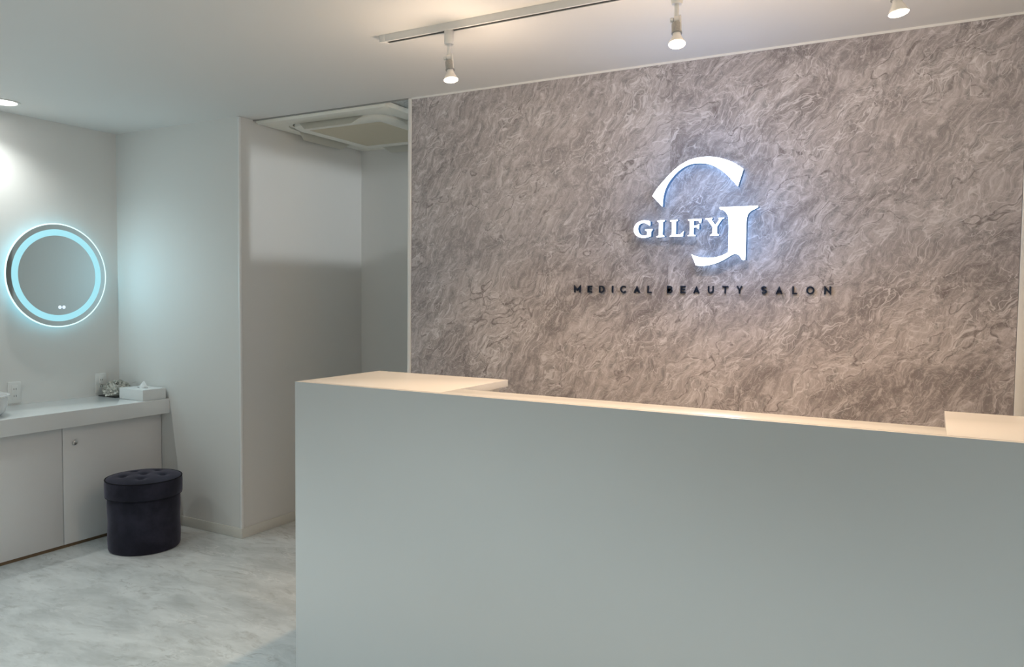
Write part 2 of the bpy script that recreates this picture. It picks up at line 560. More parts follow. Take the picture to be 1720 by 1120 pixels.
# ------------------------------------------------------------------ round lit mirror
mc = (XL + 0.0095, 2.678, 1.503)
mr = thing('round_mirror', 'round wall mirror with a glowing cyan light ring', 'mirror', mc)
mr.rotation_euler.z = math.radians(2.0)      # hangs a touch out of parallel with the wall
RX = Matrix.Rotation(PI / 2, 4, 'Y')          # lathe axis z -> wall normal +x


def disc(name, prof, mt, seg=96):
    bm = bmesh.new()
    bm_lathe(bm, prof, seg=seg, axis=RX)
    bmesh.ops.recalc_face_normals(bm, faces=bm.faces)
    return obj(name, bm, mt, mr, smooth=True)


disc('backing', [(0.0, 0.0005), (0.238, 0.0005), (0.238, 0.033), (0.0, 0.033)], M_PLASTIC)
disc('back_light', [(0.2385, 0.004), (0.246, 0.004), (0.246, 0.028), (0.2385, 0.028), (0.2385, 0.004)], M_HALO)
disc('glass', [(0.0, 0.0335), (0.2995, 0.0335), (0.2995, 0.0385), (0.0, 0.0385)], M_MIRROR)
disc('glass_edge', [(0.2997, 0.0335), (0.3030, 0.0338), (0.3030, 0.0382), (0.2997, 0.0388), (0.2965, 0.0389), (0.2965, 0.0387), (0.2997, 0.0335)], M_GLASSEDGE)
disc('light_ring', [(0.232, 0.0387), (0.232, 0.0392), (0.268, 0.0392), (0.268, 0.0387), (0.232, 0.0387)], M_RING)
ld = bpy.data.lights.new('mirror_light', 'AREA')      # what the glowing ring sheds into the room
ld.shape = 'DISK'
ld.size = 0.54
ld.energy = MIRROR_W
ld.color = (0.42, 0.84, 1.0)
lo = bpy.data.objects.new('mirror_light', ld)
COL.objects.link(lo)
lo.parent = mr
lo.location = (0.0405, 0, 0)
lo.rotation_euler = (0, -PI / 2, 0)
for dy in (-0.012, 0.012):
    bm = bmesh.new()
    bm_lathe(bm, [(0.0055, 0.0387), (0.0055, 0.0392), (0.0095, 0.0392), (0.0095, 0.0387), (0.0055, 0.0387)], seg=24, axis=RX)
    bm_lathe(bm, [(0.0, 0.0392), (0.0030, 0.0392), (0.0030, 0.0387), (0.0, 0.0387)], seg=16, axis=RX)
    bmesh.ops.recalc_face_normals(bm, faces=bm.faces)
    b = obj('touch_button', bm, M_ICON, mr)
    b.location = (0, 0.018 + dy, -0.186)

# ------------------------------------------------------------------ things on the countertop
tb = thing('tissue_box', 'white tissue box with a tissue sticking out, at the corner of the countertop', 'tissue box', (-4.200, 2.998, 0.7652))
tb.rotation_euler.z = math.radians(-1.5)
box('case', -0.115, 0.115, -0.077, 0.077, 0, 0.066, M_BOX, tb, 0.003)
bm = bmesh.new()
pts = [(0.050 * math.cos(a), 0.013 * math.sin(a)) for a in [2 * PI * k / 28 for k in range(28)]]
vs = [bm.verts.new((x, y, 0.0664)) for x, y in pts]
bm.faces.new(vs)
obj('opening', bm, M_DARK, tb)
bm = bmesh.new()      # crumpled paper cone
NT_, prev = 22, None
for j in range(7):
    v = j / 6
    row = []
    for i in range(NT_):
        a = 2 * PI * i / NT_
        wv = 1 + 0.22 * math.sin(3 * a + 2.2 * v) + 0.12 * math.sin(7 * a - v)
        rr_ = (1 - v) ** 0.85 * wv
        row.append(bm.verts.new((0.036 * rr_ * math.cos(a) + 0.010 * v, 0.0125 * rr_ * math.sin(a) + 0.003 * v, 0.0662 + 0.042 * v)))
    if prev:
        for i in range(NT_):
            bm.faces.new((prev[i], prev[(i + 1) % NT_], row[(i + 1) % NT_], row[i]))
    prev = row
obj('tissue', bm, M_PAPER, tb, smooth=True, angle=80)

fl = thing('flower_cluster', 'cluster of pale dried flowers on a dark tray behind the tissue box', 'flowers', (-4.437, 2.985, 0.7652))
box('tray', -0.085, 0.085, -0.062, 0.085, 0, 0.006, M_DARK, fl, 0.002)
rnd = random.Random(3)
# florets: five cupped petals each, one shared mesh
bm = bmesh.new()
for k in range(5):
    a = 2 * PI * k / 5
    ca, sa = math.cos(a), math.sin(a)
    P = [(0, 0, 0), (0.008, -0.006, 0.003), (0.016, -0.005, 0.008), (0.019, 0.0, 0.011), (0.016, 0.005, 0.008), (0.008, 0.006, 0.003)]
    bm.faces.new([bm.verts.new((x * ca - y * sa, x * sa + y * ca, z)) for x, y, z in P])
bmesh.ops.solidify(bm, geom=bm.faces, thickness=0.0008)
f0 = obj('floret', bm, M_PETAL, fl)
spots = []
for k in range(120):
    for _ in range(30):
        th, ph = rnd.uniform(0, 2 * PI), math.acos(rnd.uniform(-0.15, 1))
        d = Vector((math.sin(ph) * math.cos(th), math.sin(ph) * math.sin(th), math.cos(ph)))
        c = Vector((d.x * 0.068, d.y * 0.066 + 0.008, 0.036 + d.z * 0.044))
        if c.z > 0.012 and all((c - s).length > 0.010 for s, _ in spots):
            spots.append((c, d))
            break
for k, (c, d) in enumerate(spots):
    f = f0 if k == 0 else f0.copy()
    if k:
        COL.objects.link(f)
    f.location = c
    f.rotation_euler = (d.to_track_quat('Z', 'Y') @ Euler((0, 0, rnd.uniform(0, 6))).to_quaternion()).to_euler()
    s = rnd.uniform(0.95, 1.45)
    f.scale = (s, s, s)
bm = bmesh.new()
bm_lathe(bm, [(0.0, 0.0065), (0.048, 0.0065), (0.050, 0.026), (0.038, 0.046), (0.018, 0.058), (0.0, 0.061)], seg=20)
obj('foam_core', bm, M_PETAL, fl, smooth=True)
for (lx, ly, lz, rz) in ((0.045, 0.064, 0.072, 0.6), (-0.060, -0.030, 0.060, 3.6)):
    bm = bmesh.new()
    P = [(0, 0, 0), (0.012, -0.008, 0.004), (0.028, -0.009, 0.009), (0.046, 0, 0.010), (0.028, 0.009, 0.009), (0.012, 0.008, 0.004)]
    bm.faces.new([bm.verts.new(q) for q in P])
    bmesh.ops.solidify(bm, geom=bm.faces, thickness=0.0008)
    lf = obj('leaf', bm, M_LEAF, fl)
    lf.location = (lx, ly, lz)
    lf.rotation_euler = (0, -0.1, rz)

# ------------------------------------------------------------------ pouf
pf = thing('pouf', 'round dark navy velvet pouf with a buttoned lid beside the vanity', 'pouf', (-3.812, 2.722, 0))
bm = bmesh.new()
prof = [(0.0, 0.0), (0.172, 0.0), (0.180, 0.004), (0.184, 0.014)] + [(0.184 + 0.0015 * math.sin(k * 0.9), 0.03 + k * 0.024) for k in range(11)] + [(0.183, 0.294), (0.0, 0.294)]
bm_lathe(bm, prof, seg=72)
bmesh.ops.recalc_face_normals(bm, faces=bm.faces)
obj('body', bm, M_VELVET, pf, smooth=True)
bm = bmesh.new()
bm_lathe(bm, [(0.0, 0.2945), (0.192, 0.2945), (0.196, 0.300), (0.1965, 0.33), (0.197, 0.365), (0.1955, 0.385), (0.190, 0.3895), (0.0, 0.3895)], seg=72)
bmesh.ops.recalc_face_normals(bm, faces=bm.faces)
lid = obj('lid', bm, M_VELVET, pf, smooth=True)
bm = bmesh.new()
bm_torus(bm, 0.1935, 0.0032, 0.3885)
obj('piping', bm, M_PIPING, lid, smooth=True, angle=180)
bm = bmesh.new()
bm_torus(bm, 0.1925, 0.003, 0.2975)
obj('piping', bm, M_PIPING, lid, smooth=True, angle=180)
# buttoned cushion on the lid
butt = [(0.0, 0.0)] + [(0.105 * math.cos(a), 0.105 * math.sin(a)) for a in [2 * PI * k / 5 + 0.5 for k in range(5)]]


def cush(x, y):
    r = math.hypot(x, y)
    z = 0.3898 + 0.019 * (1 - (r / 0.19) ** 4)
    for bx, by in butt:
        q = (x - bx) ** 2 + (y - by) ** 2
        z -= 0.011 * math.exp(-q / 0.00035) + 0.004 * math.exp(-q / 0.0016)
    return z


bm = bmesh.new()
rings = []
NR, NS = 30, 72
rings.append([bm.verts.new((0, 0, cush(0, 0)))])
for i in range(1, NR + 1):
    r = 0.190 * i / NR
    rings.append([bm.verts.new((r * math.cos(2 * PI * k / NS), r * math.sin(2 * PI * k / NS), cush(r * math.cos(2 * PI * k / NS), r * math.sin(2 * PI * k / NS)))) for k in range(NS)])
for k in range(NS):
    bm.faces.new((rings[0][0], rings[1][k], rings[1][(k + 1) % NS]))
    for i in range(1, NR):
        bm.faces.new((rings[i][k], rings[i + 1][k], rings[i + 1][(k + 1) % NS], rings[i][(k + 1) % NS]))
cu = obj('cushion', bm, M_VELVET, pf, smooth=True, angle=180)
for bx, by in butt:
    bm = bmesh.new()
    bm_lathe(bm, [(0.007, -0.001), (0.0068, 0.0015), (0.004, 0.003), (0.0, 0.0035)], seg=14)
    b = obj('button', bm, M_VELVET, cu, smooth=True)
    b.location = (bx, by, cush(bx, by))

# ------------------------------------------------------------------ ceiling air conditioner
ax, ay = -2.975, 3.672
ac = thing('air_conditioner', 'square ceiling cassette air conditioner in the alcove with open louvres', 'air conditioner', (ax, ay, H))


def rsq(h, r, n=8):
    """rounded square outline, counter-clockwise"""
    P = []
    for cx, cy, a0 in ((h - r, h - r, 0), (-h + r, h - r, PI / 2), (-h + r, -h + r, PI), (h - r, -h + r, 1.5 * PI)):
        for k in range(n + 1):
            a = a0 + PI / 2 * k / n
            P.append((cx + r * math.cos(a), cy + r * math.sin(a)))
    return P


def ring_loft(bm, levels, cap0=False, cap1=False):
    """levels: list of (outline, z)"""
    L = [[bm.verts.new((x, y, z)) for x, y in o_] for o_, z in levels]
    for a, b in zip(L, L[1:]):
        n_ = len(a)
        for k in range(n_):
            bm.faces.new((a[k], a[(k + 1) % n_], b[(k + 1) % n_], b[k]))
    if cap0:
        bm.faces.new(L[0])
    if cap1:
        bm.faces.new(L[-1])


bm = bmesh.new()      # outer frame
ring_loft(bm, [(rsq(0.380, 0.13), 0.004), (rsq(0.380, 0.13), -0.022), (rsq(0.384, 0.13), -0.025), (rsq(0.468, 0.02), -0.020), (rsq(0.4735, 0.014), -0.012), (rsq(0.4735, 0.014), 0.004)])
bmesh.ops.recalc_face_normals(bm, faces=bm.faces)
obj('frame', bm, M_ACPL, ac, smooth=True)
bm = bmesh.new()      # duct behind the slots
ring_loft(bm, [(rsq(0.379, 0.13), 0.003), (rsq(0.379, 0.13), 0.0)], True, True)
bmesh.ops.recalc_face_normals(bm, faces=bm.faces)
obj('duct', bm, M_ACDUCT, ac)
bm = bmesh.new()      # raised surround of the intake
ring_loft(bm, [(rsq(0.262, 0.012), -0.030), (rsq(0.262, 0.012), -0.037), (rsq(0.272, 0.016), -0.0395), (rsq(0.330, 0.09), -0.037), (rsq(0.350, 0.11), -0.028), (rsq(0.354, 0.112), -0.012), (rsq(0.340, 0.10), -0.002)])
bmesh.ops.recalc_face_normals(bm, faces=bm.faces)
ins = obj('intake_surround', bm, M_ACPL, ac, smooth=True)
gr = box('intake_grille', -0.2615, 0.2615, -0.2615, 0.2615, -0.034, -0.030, M_ACGR, ac)
gr['label'] = 'beige slatted intake grille'
bm = bmesh.new()
bm_box(bm, -0.2600, 0.2600, -0.0018, 0.0018, 0, 0.003)
sl0 = obj('grille_slat', bm, M_ACGR, gr)
NSL = 40
for k in range(NSL):
    s = sl0 if k == 0 else sl0.copy()
    if k:
        COL.objects.link(s)
    s.location = (0, -0.2535 + 0.507 * k / (NSL - 1), -0.0031)
for k in range(4):      # blades that swing down out of the slots, with corner caps between them
    bm = bmesh.new()
    NB = 14
    rows = []
    for i in range(NB + 1):
        u = i / NB
        x = (u - 0.5) * 0.47
        taper = min(1.0, 6.5 * min(u, 1 - u) + 0.10)
        rows.append([bm.verts.new((x, 0.0 + 0.030 * v * taper, -0.014 - 0.050 * taper * (v ** 0.8))) for v in (0, 0.25, 0.5, 0.75, 1.0)])
    for i in range(NB):
        for j in range(4):
            bm.faces.new((rows[i][j], rows[i + 1][j], rows[i + 1][j + 1], rows[i][j + 1]))
    bmesh.ops.solidify(bm, geom=bm.faces, thickness=0.003)
    lv = obj('louvre', bm, M_ACPL, ac, smooth=True, angle=60)
    # local +y of the blade points outward
    ang = k * PI / 2
    lv.rotation_euler = (0, 0, ang)
    lv.location = (-math.sin(ang) * 0.366, math.cos(ang) * 0.366, 0)
    cc = PI / 4 + ang
    bm = bmesh.new()
    P = []
    for rr in (0.142, 0.121):
        seq = [cc - 0.62 + 1.24 * q / 8 for q in range(9)]
        if rr < 0.13:
            seq.reverse()
        for a in seq:
            P.append((0.2475 * math.copysign(1, math.cos(cc)) + rr * 0.93 * math.cos(a), 0.2475 * math.copysign(1, math.sin(cc)) + rr * 0.93 * math.sin(a)))
    top = [bm.verts.new((x, y, -0.004)) for x, y in P]
    bot = [bm.verts.new((x, y, -0.014)) for x, y in P]
    bm.faces.new(top)
    bm.faces.new(bot)
    for q in range(len(P)):
        bm.faces.new((top[q], top[(q + 1) % len(P)], bot[(q + 1) % len(P)], bot[q]))
    bmesh.ops.recalc_face_normals(bm, faces=bm.faces)
    obj('corner_cap', bm, M_ACPL, ac)


# ------------------------------------------------------------------ track lights
TY = 2.392


def track(x0, x1, label):
    t = thing('track_rail', label, 'track', (x0, TY, H), 'lighting track on the ceiling')
    L_ = x1 - x0
    bm = bmesh.new()
    bm_box(bm, 0, L_, -0.0175, 0.0175, -0.006, -0.0003)
    bm_box(bm, 0, L_, -0.0175, -0.0145, -0.026, -0.006)
    bm_box(bm, 0, L_, 0.0145, 0.0175, -0.026, -0.006)
    bm_box(bm, 0, L_, -0.0145, -0.0085, -0.026, -0.0235)
    bm_box(bm, 0, L_, 0.0085, 0.0145, -0.026, -0.0235)
    obj('rail_body', bm, M_FIXT, t)
    box('slot_lining', 0.02, L_ - 0.02, -0.0143, 0.0143, -0.0233, -0.0063, M_DARK, t)
    for a, b in ((-0.004, 0.020), (L_ - 0.020, L_ + 0.004)):
        box('end_cap', a, b, -0.0182, 0.0182, -0.0268, -0.0001, M_FIXT, t, 0.001)
    return t


track(-1.89, -0.885, 'white ceiling track above the left half of the counter')
track(-0.875, 0.55, 'white ceiling track continuing right, mostly above the picture edge')


def spot(x, tilt_cam, tilt_x, turn, label):
    """small bulb holder hanging from the track: adapter, stem, swivel, socket and a reflector bulb"""
    t = thing('track_spotlight', label, 'spotlight', (x, TY, H), 'bare bulb spotlights on the track')
    bm = bmesh.new()
    bm_lathe(bm, [(0.0, -0.022), (0.015, -0.022), (0.018, -0.026), (0.018, -0.068), (0.0155, -0.074), (0.0, -0.074)], seg=28)
    bmesh.ops.recalc_face_normals(bm, faces=bm.faces)
    obj('adapter', bm, M_FIXT, t, smooth=True)
    bm = bmesh.new()
    bm_lathe(bm, [(0.0070, -0.073), (0.0070, -0.122), (0.0, -0.122)], seg=18)
    bmesh.ops.recalc_face_normals(bm, faces=bm.faces)
    obj('stem', bm, M_FIXT, t, smooth=True)
    # swivel plate: one mesh that carries the socket and bulb
    R_ = Euler((tilt_cam, tilt_x, turn)).to_matrix().to_4x4()
    bm = bmesh.new()
    bm_box(bm, 0.0075, 0.0150, -0.010, 0.010, -0.045, 0.012, 0.003)
    bm_lathe(bm, [(0.0, -0.0075), (0.011, -0.0075), (0.011, 0.0075), (0.0, 0.0075)], seg=22, axis=Matrix.Rotation(PI / 2, 4, 'Y'))
    bmesh.ops.recalc_face_normals(bm, faces=bm.faces)
    sw = obj('swivel', bm, M_FIXT, t, smooth=True)
    sw.location = (0, 0, -0.122)
    sw.rotation_euler = R_.to_euler()
    bm = bmesh.new()
    bm_lathe(bm, [(0.0, 0.0), (0.007, 0.0), (0.008, 0.003), (0.008, 0.010), (0.006, 0.012), (0.0, 0.012)], seg=18,
             axis=Matrix.Translation((-0.0195, 0, 0)) @ Matrix.Rotation(PI / 2, 4, 'Y'))
    bmesh.ops.recalc_face_normals(bm, faces=bm.faces)
    obj('thumb_screw', bm, M_FIXT, sw, smooth=True)
    bm = bmesh.new()
    bm_lathe(bm, [(0.0, -0.012), (0.0135, -0.012), (0.0155, -0.016), (0.0155, -0.042), (0.0165, -0.043), (0.0165, -0.047), (0.013, -0.047), (0.0, -0.047)], seg=28)
    bmesh.ops.recalc_face_normals(bm, faces=bm.faces)
    obj('socket', bm, M_FIXTGREY, sw, smooth=True)
    bm = bmesh.new()
    bm_lathe(bm, [(0.0, -0.046), (0.0125, -0.0472), (0.0130, -0.054), (0.0165, -0.062), (0.0215, -0.072), (0.0253, -0.079), (0.0265, -0.083), (0.0254, -0.0845)], seg=36)
    bmesh.ops.recalc_face_normals(bm, faces=bm.faces)
    obj('bulb', bm, plain('bulb_glass', (0.86, 0.84, 0.80), 0.25), sw, smooth=True)
    bm = bmesh.new()
    bm_lathe(bm, [(0.0253, -0.0843), (0.021, -0.0865), (0.013, -0.0882), (0.0, -0.0888)], seg=36)
    bmesh.ops.recalc_face_normals(bm, faces=bm.faces)
    for f in bm.faces:
        if f.normal.z > 0:
            f.normal_flip()
    obj('bulb_lens', bm, M_LENS, sw, smooth=True)
    ld = bpy.data.lights.new('bulb_light', 'SPOT')
    ld.energy = SPOT_W
    ld.color = SPOT_COL
    ld.spot_size = math.radians(118)
    ld.spot_blend = 1.0
    ld.shadow_soft_size = 0.022
    lo = bpy.data.objects.new('bulb_light', ld)
    COL.objects.link(lo)
    lo.parent = t
    lo.location = R_ @ Vector((0, 0, -0.105)) + Vector((0, 0, -0.122))
    # the frosted rim of the bulb also leaks a little light sideways and up
    l2 = bpy.data.lights.new('bulb_glow', 'POINT')
    l2.energy = SPOT_UP_W
    l2.color = SPOT_UP_COL
    l2.shadow_soft_size = 0.03
    lo2 = bpy.data.objects.new('bulb_glow', l2)
    COL.objects.link(lo2)
    lo2.parent = t
    lo2.location = R_ @ Vector((0, 0, -0.125)) + Vector((0, 0, -0.122))
    return t


spot(-1.587, math.radians(-8), math.radians(-6), 0.5, 'leftmost bulb spotlight hanging below the left end of the track')
spot(-0.737, math.radians(-14), math.radians(-2), 0.3, 'middle bulb spotlight hanging above the lit logo')
spot(-0.125, math.radians(-4), math.radians(-8), 0.2, 'rightmost bulb spotlight cut by the top of the picture')


# ------------------------------------------------------------------ recessed downlights
def downlight(x, y, z, watts, col, label, group=None, size=125, blend=0.55, r=0.075):
    t = thing('downlight', label, 'downlight', (x, y, z), group)
    bm = bmesh.new()
    bm_lathe(bm, [(r, -0.0003), (r + 0.012, -0.0003), (r + 0.011, -0.004), (r, -0.0055), (r - 0.004, -0.003), (r - 0.004, -0.0003)], seg=48)
    bmesh.ops.recalc_face_normals(bm, faces=bm.faces)
    obj('rim', bm, M_FIXT, t, smooth=True)
    bm = bmesh.new()
    bm_lathe(bm, [(r - 0.0045, -0.0012), (0.0, -0.0016)], seg=48)
    for f in bm.faces:
        f.normal_update()
        if f.normal.z > 0:
            f.normal_flip()
    obj('lens', bm, M_DLENS, t)
    ld = bpy.data.lights.new('downlight_light', 'SPOT')
    ld.energy = watts
    ld.color = col
    ld.spot_size = math.radians(size)
    ld.spot_blend = blend
    ld.shadow_soft_size = r * (0.5 if blend < 0.9 else 0.3)
    lo = bpy.data.objects.new('downlight_light', ld)
    COL.objects.link(lo)
    lo.parent = t
    lo.location = (0, 0, -0.05)
    return t


downlight(-4.325, 2.290, H, VANITY_W, VANITY_COL, 'round ceiling downlight above the vanity at the left picture edge', 'ceiling downlights', 140, 1.0)
downlight(-4.325, 1.20, H, VANITY_W, VANITY_COL, 'ceiling downlight further along the vanity, outside the picture', 'ceiling downlights', 140, 1.0)
for x in (-3.1, -1.2, 0.7):  # unseen lamps added out of view for the room's ambient light
    for y in (-1.9, 0.45):
        downlight(x, y, H, ROOM_W * {-3.1: 1.25, -1.2: 0.85, 0.7: 0.78}[x], ROOM_COL, 'added unseen ceiling downlight, ' + {-3.1: 'left', -1.2: 'middle', 0.7: 'right'}[x] + (' of the row nearest the counter' if y > 0 else ' of the row behind the viewer'), 'added unseen downlights', 110)
downlight(-0.62, 3.52, H + 0.008, PASSAGE_W, PASSAGE_COL, 'added unseen downlight behind the stone wall that lights the side of the alcove', 'added passage downlight', 178, 0.05)  # unseen lamp added to throw the lit patch onto the alcove side

# ------------------------------------------------------------------ lit logo and lettering on the stone wall
LOGO_ARC = [(-1.0555, 1.8356), (-1.0373, 1.8638), (-1.0126, 1.8914), (-0.9832, 1.9209), (-0.9491, 1.9497), (-0.9104, 1.9708), (-0.8719, 1.9807), (-0.8289, 1.9825), (-0.7911, 1.9773), (-0.7582, 1.9673), (-0.7301, 1.9551), (-0.7068, 1.9409), (-0.6822, 1.9231), (-0.7025, 1.8553), (-0.7237, 1.8797), (-0.7474, 1.9053), (-0.7711, 1.9255), (-0.7997, 1.9429), (-0.8283, 1.9539), (-0.857, 1.9583), (-0.8859, 1.9581), (-0.9148, 1.9507), (-0.9438, 1.9336), (-0.9681, 1.9103), (-0.9874, 1.885), (-1.0018, 1.8545), (-1.0087, 1.821), (-1.0105, 1.7896)]
LOGO_STEM = [(-0.7733, 1.7762), (-0.6983, 1.776), (-0.6236, 1.7753), (-0.6213, 1.7715), (-0.6257, 1.7672), (-0.6478, 1.7567), (-0.6589, 1.7457), (-0.6643, 1.7298), (-0.6657, 1.7114), (-0.6662, 1.6745), (-0.666, 1.6329), (-0.6663, 1.5866), (-0.6666, 1.5635), (-0.6748, 1.5622), (-0.6818, 1.5683), (-0.6889, 1.5801), (-0.6983, 1.5863), (-0.7098, 1.5874), (-0.7212, 1.5829), (-0.7395, 1.5715), (-0.7626, 1.5591), (-0.7906, 1.5486), (-0.819, 1.5427), (-0.8477, 1.5421), (-0.8646, 1.5437), (-0.8836, 1.5894), (-0.8728, 1.5844), (-0.8485, 1.5769), (-0.8197, 1.5736), (-0.7912, 1.5746), (-0.7631, 1.5812), (-0.7423, 1.5903), (-0.7345, 1.5958), (-0.734, 1.6346), (-0.7341, 1.6766), (-0.7349, 1.7093), (-0.7364, 1.7326), (-0.7437, 1.7492), (-0.7557, 1.7624), (-0.7712, 1.7677)]
WORDMARK = {
    'G': [(-1.0638, 1.7307), (-1.0768, 1.7344), (-1.0911, 1.7357), (-1.1054, 1.7337), (-1.1183, 1.7277), (-1.1286, 1.7177), (-1.1342, 1.7054), (-1.1347, 1.6929), (-1.1306, 1.6816), (-1.1225, 1.6726), (-1.1106, 1.6661), (-1.0962, 1.6624), (-1.0806, 1.6628), (-1.0677, 1.6654), (-1.0595, 1.6679), (-1.0584, 1.6881), (-1.0528, 1.6941), (-1.0529, 1.6983), (-1.0839, 1.6975), (-1.0851, 1.6934), (-1.0772, 1.6899), (-1.0753, 1.6836), (-1.0761, 1.6725), (-1.0859, 1.6711), (-1.099, 1.6732), (-1.1096, 1.681), (-1.115, 1.6923), (-1.1166, 1.7048), (-1.1129, 1.7159), (-1.1039, 1.723), (-1.0922, 1.7243), (-1.0791, 1.7214), (-1.07, 1.7156), (-1.0661, 1.7125), (-1.063, 1.7141)],
    'I': [(-1.0323, 1.732), (-1.0013, 1.7327), (-1.0012, 1.7279), (-1.0075, 1.7256), (-1.0083, 1.7012), (-1.009, 1.6718), (-1.0013, 1.6679), (-0.9999, 1.663), (-1.0342, 1.6627), (-1.0343, 1.6657), (-1.0254, 1.6694), (-1.0242, 1.6944), (-1.024, 1.7238), (-1.0317, 1.727)],
    'L': [(-0.9773, 1.7299), (-0.9449, 1.7318), (-0.9448, 1.7282), (-0.9517, 1.7248), (-0.9524, 1.6994), (-0.9523, 1.6707), (-0.9337, 1.6709), (-0.9251, 1.6779), (-0.9191, 1.6833), (-0.9195, 1.6789), (-0.9223, 1.6621), (-0.9772, 1.6624), (-0.9772, 1.6656), (-0.9698, 1.6683), (-0.9685, 1.6926), (-0.9684, 1.723), (-0.9772, 1.7257)],
    'F': [(-0.9016, 1.7319), (-0.8457, 1.7328), (-0.847, 1.7162), (-0.8526, 1.7164), (-0.8576, 1.7254), (-0.8771, 1.7261), (-0.8771, 1.7053), (-0.8657, 1.7061), (-0.8573, 1.7106), (-0.8549, 1.7105), (-0.8557, 1.6914), (-0.8581, 1.6914), (-0.8655, 1.6984), (-0.8777, 1.6981), (-0.8776, 1.6705), (-0.8697, 1.6666), (-0.8696, 1.663), (-0.9014, 1.6634), (-0.9015, 1.6663), (-0.8941, 1.669), (-0.8935, 1.695), (-0.8929, 1.725), (-0.9003, 1.7277)],
    'Y': [(-0.8305, 1.7315), (-0.8014, 1.7335), (-0.8013, 1.7299), (-0.806, 1.7272), (-0.7893, 1.7046), (-0.7728, 1.7253), (-0.7764, 1.7289), (-0.7764, 1.7318), (-0.7541, 1.7333), (-0.754, 1.73), (-0.7633, 1.7261), (-0.7816, 1.6984), (-0.7821, 1.6689), (-0.7737, 1.6655), (-0.7736, 1.6622), (-0.8093, 1.6618), (-0.8093, 1.6649), (-0.8011, 1.6682), (-0.7993, 1.6955), (-0.8215, 1.7264), (-0.83, 1.7286)],
}
TAGLINE = [('M', -1.4294, -1.3978), ('E', -1.3639, -1.3426), ('D', -1.3085, -1.2822), ('I', -1.2481, -1.2418), ('C', -1.2088, -1.1779), ('A', -1.1467, -1.1185), ('L', -1.0848, -1.0656), ('B', -0.9984, -0.9751), ('E', -0.9404, -0.9193), ('A', -0.8857, -0.8593), ('U', -0.8247, -0.8004), ('T', -0.7653, -0.7418), ('Y', -0.708, -0.6845), ('S', -0.6108, -0.5891), ('A', -0.5552, -0.5287), ('L', -0.4924, -0.4745), ('O', -0.4408, -0.4108), ('N', -0.3754, -0.3508)]


def smooth_outline(P, keep=0.55, n=3):
    """Catmull-Rom rounding of a traced outline; corners sharper than the threshold stay sharp"""
    out = []
    N_ = len(P)
    V = [Vector((p[0], p[1])) for p in P]

    def corner(i):
        a, b = V[i] - V[i - 1], V[(i + 1) % N_] - V[i]
        return a.length < 1e-9 or b.length < 1e-9 or a.angle(b) > keep

    for i in range(N_):
        p1, p2 = V[i], V[(i + 1) % N_]
        c1, c2 = corner(i), corner((i + 1) % N_)
        p0 = V[i - 1] if not c1 else p1 - (p2 - p1)
        p3 = V[(i + 2) % N_] if not c2 else p2 + (p2 - p1)
        for k in range(n):
            t = k / n
            q = 0.5 * ((2 * p1) + (p2 - p0) * t + (2 * p0 - 5 * p1 + 4 * p2 - p3) * t * t + (3 * p1 - p0 - 3 * p2 + p3) * t ** 3)
            out.append((q.x, q.y))
    return out


Y_FACE, Y_BACK = 3.137, 3.168


def lit_letter(name, poly, parent, pins, yf=Y_FACE, yb=Y_BACK):
    bm = bmesh.new()
    prism(bm, poly, yf, yf + 0.0015, (0, 0, 0))
    prism(bm, poly, yf + 0.0015, yb, (1, 1, 2))
    px, py, pz = parent.location
    for v in bm.verts:
        v.co -= Vector((px, py, pz))
    o_ = obj(name, bm, [M_SIGN, M_SIGNSIDE, M_SIGNBACK], parent)
    for qx, qz in pins:
        b2 = bmesh.new()
        bm_lathe(b2, [(0.003, 0.0), (0.003, YB - yb), (0.0, YB - yb)], seg=10, axis=Matrix.Rotation(-PI / 2, 4, 'X'))
        s_ = obj('standoff', b2, M_METAL, o_)
        s_.location = (qx - px, yb - py, qz - pz)
    return o_


lg = thing('logo_sign', 'large glowing white letter G logo split into an arc and a stem', 'sign', (-0.85, YB, 1.54))
lit_letter('logo_arc', smooth_outline(LOGO_ARC), lg, [(-0.98, 1.91), (-0.83, 1.97), (-0.715, 1.905)])
lit_letter('logo_stem', smooth_outline(LOGO_STEM), lg, [(-0.70, 1.74), (-0.70, 1.62), (-0.83, 1.56)])
for qx, qz in ((-0.86, 1.88), (-0.70, 1.66)):      # unseen lamps added before the logo for a bluish glow on wall and ceiling
    ld = bpy.data.lights.new('sign_fill_light', 'POINT')
    ld.energy = SIGN_W
    ld.color = (0.30, 0.55, 1.0)
    ld.shadow_soft_size = 0.10
    lo = bpy.data.objects.new('sign_fill_light', ld)
    COL.objects.link(lo)
    lo.parent = lg
    lo.location = Vector((qx, 2.96, qz)) - lg.location
wm = thing('wordmark_sign', 'glowing white serif lettering GILFY crossing the logo', 'sign', (-0.95, YB, 1.663))
pins = {'G': [(-1.129, 1.70), (-1.070, 1.676)], 'I': [(-1.019, 1.72), (-1.019, 1.68)], 'L': [(-0.963, 1.72), (-0.95, 1.667)],
        'F': [(-0.887, 1.72), (-0.887, 1.68)], 'Y': [(-0.792, 1.695), (-0.792, 1.68)]}
for ch, poly in WORDMARK.items():
    z0 = min(q[1] for q in poly)
    poly = [(x, z - z0 + (1.6635 if ch != 'G' else 1.6625)) for x, z in poly]
    lt = lit_letter('letter_' + ch.lower(), smooth_outline(poly) if ch == 'G' else poly, wm, pins[ch], 3.139, 3.168)
    lt['label'] = 'glowing letter ' + ch


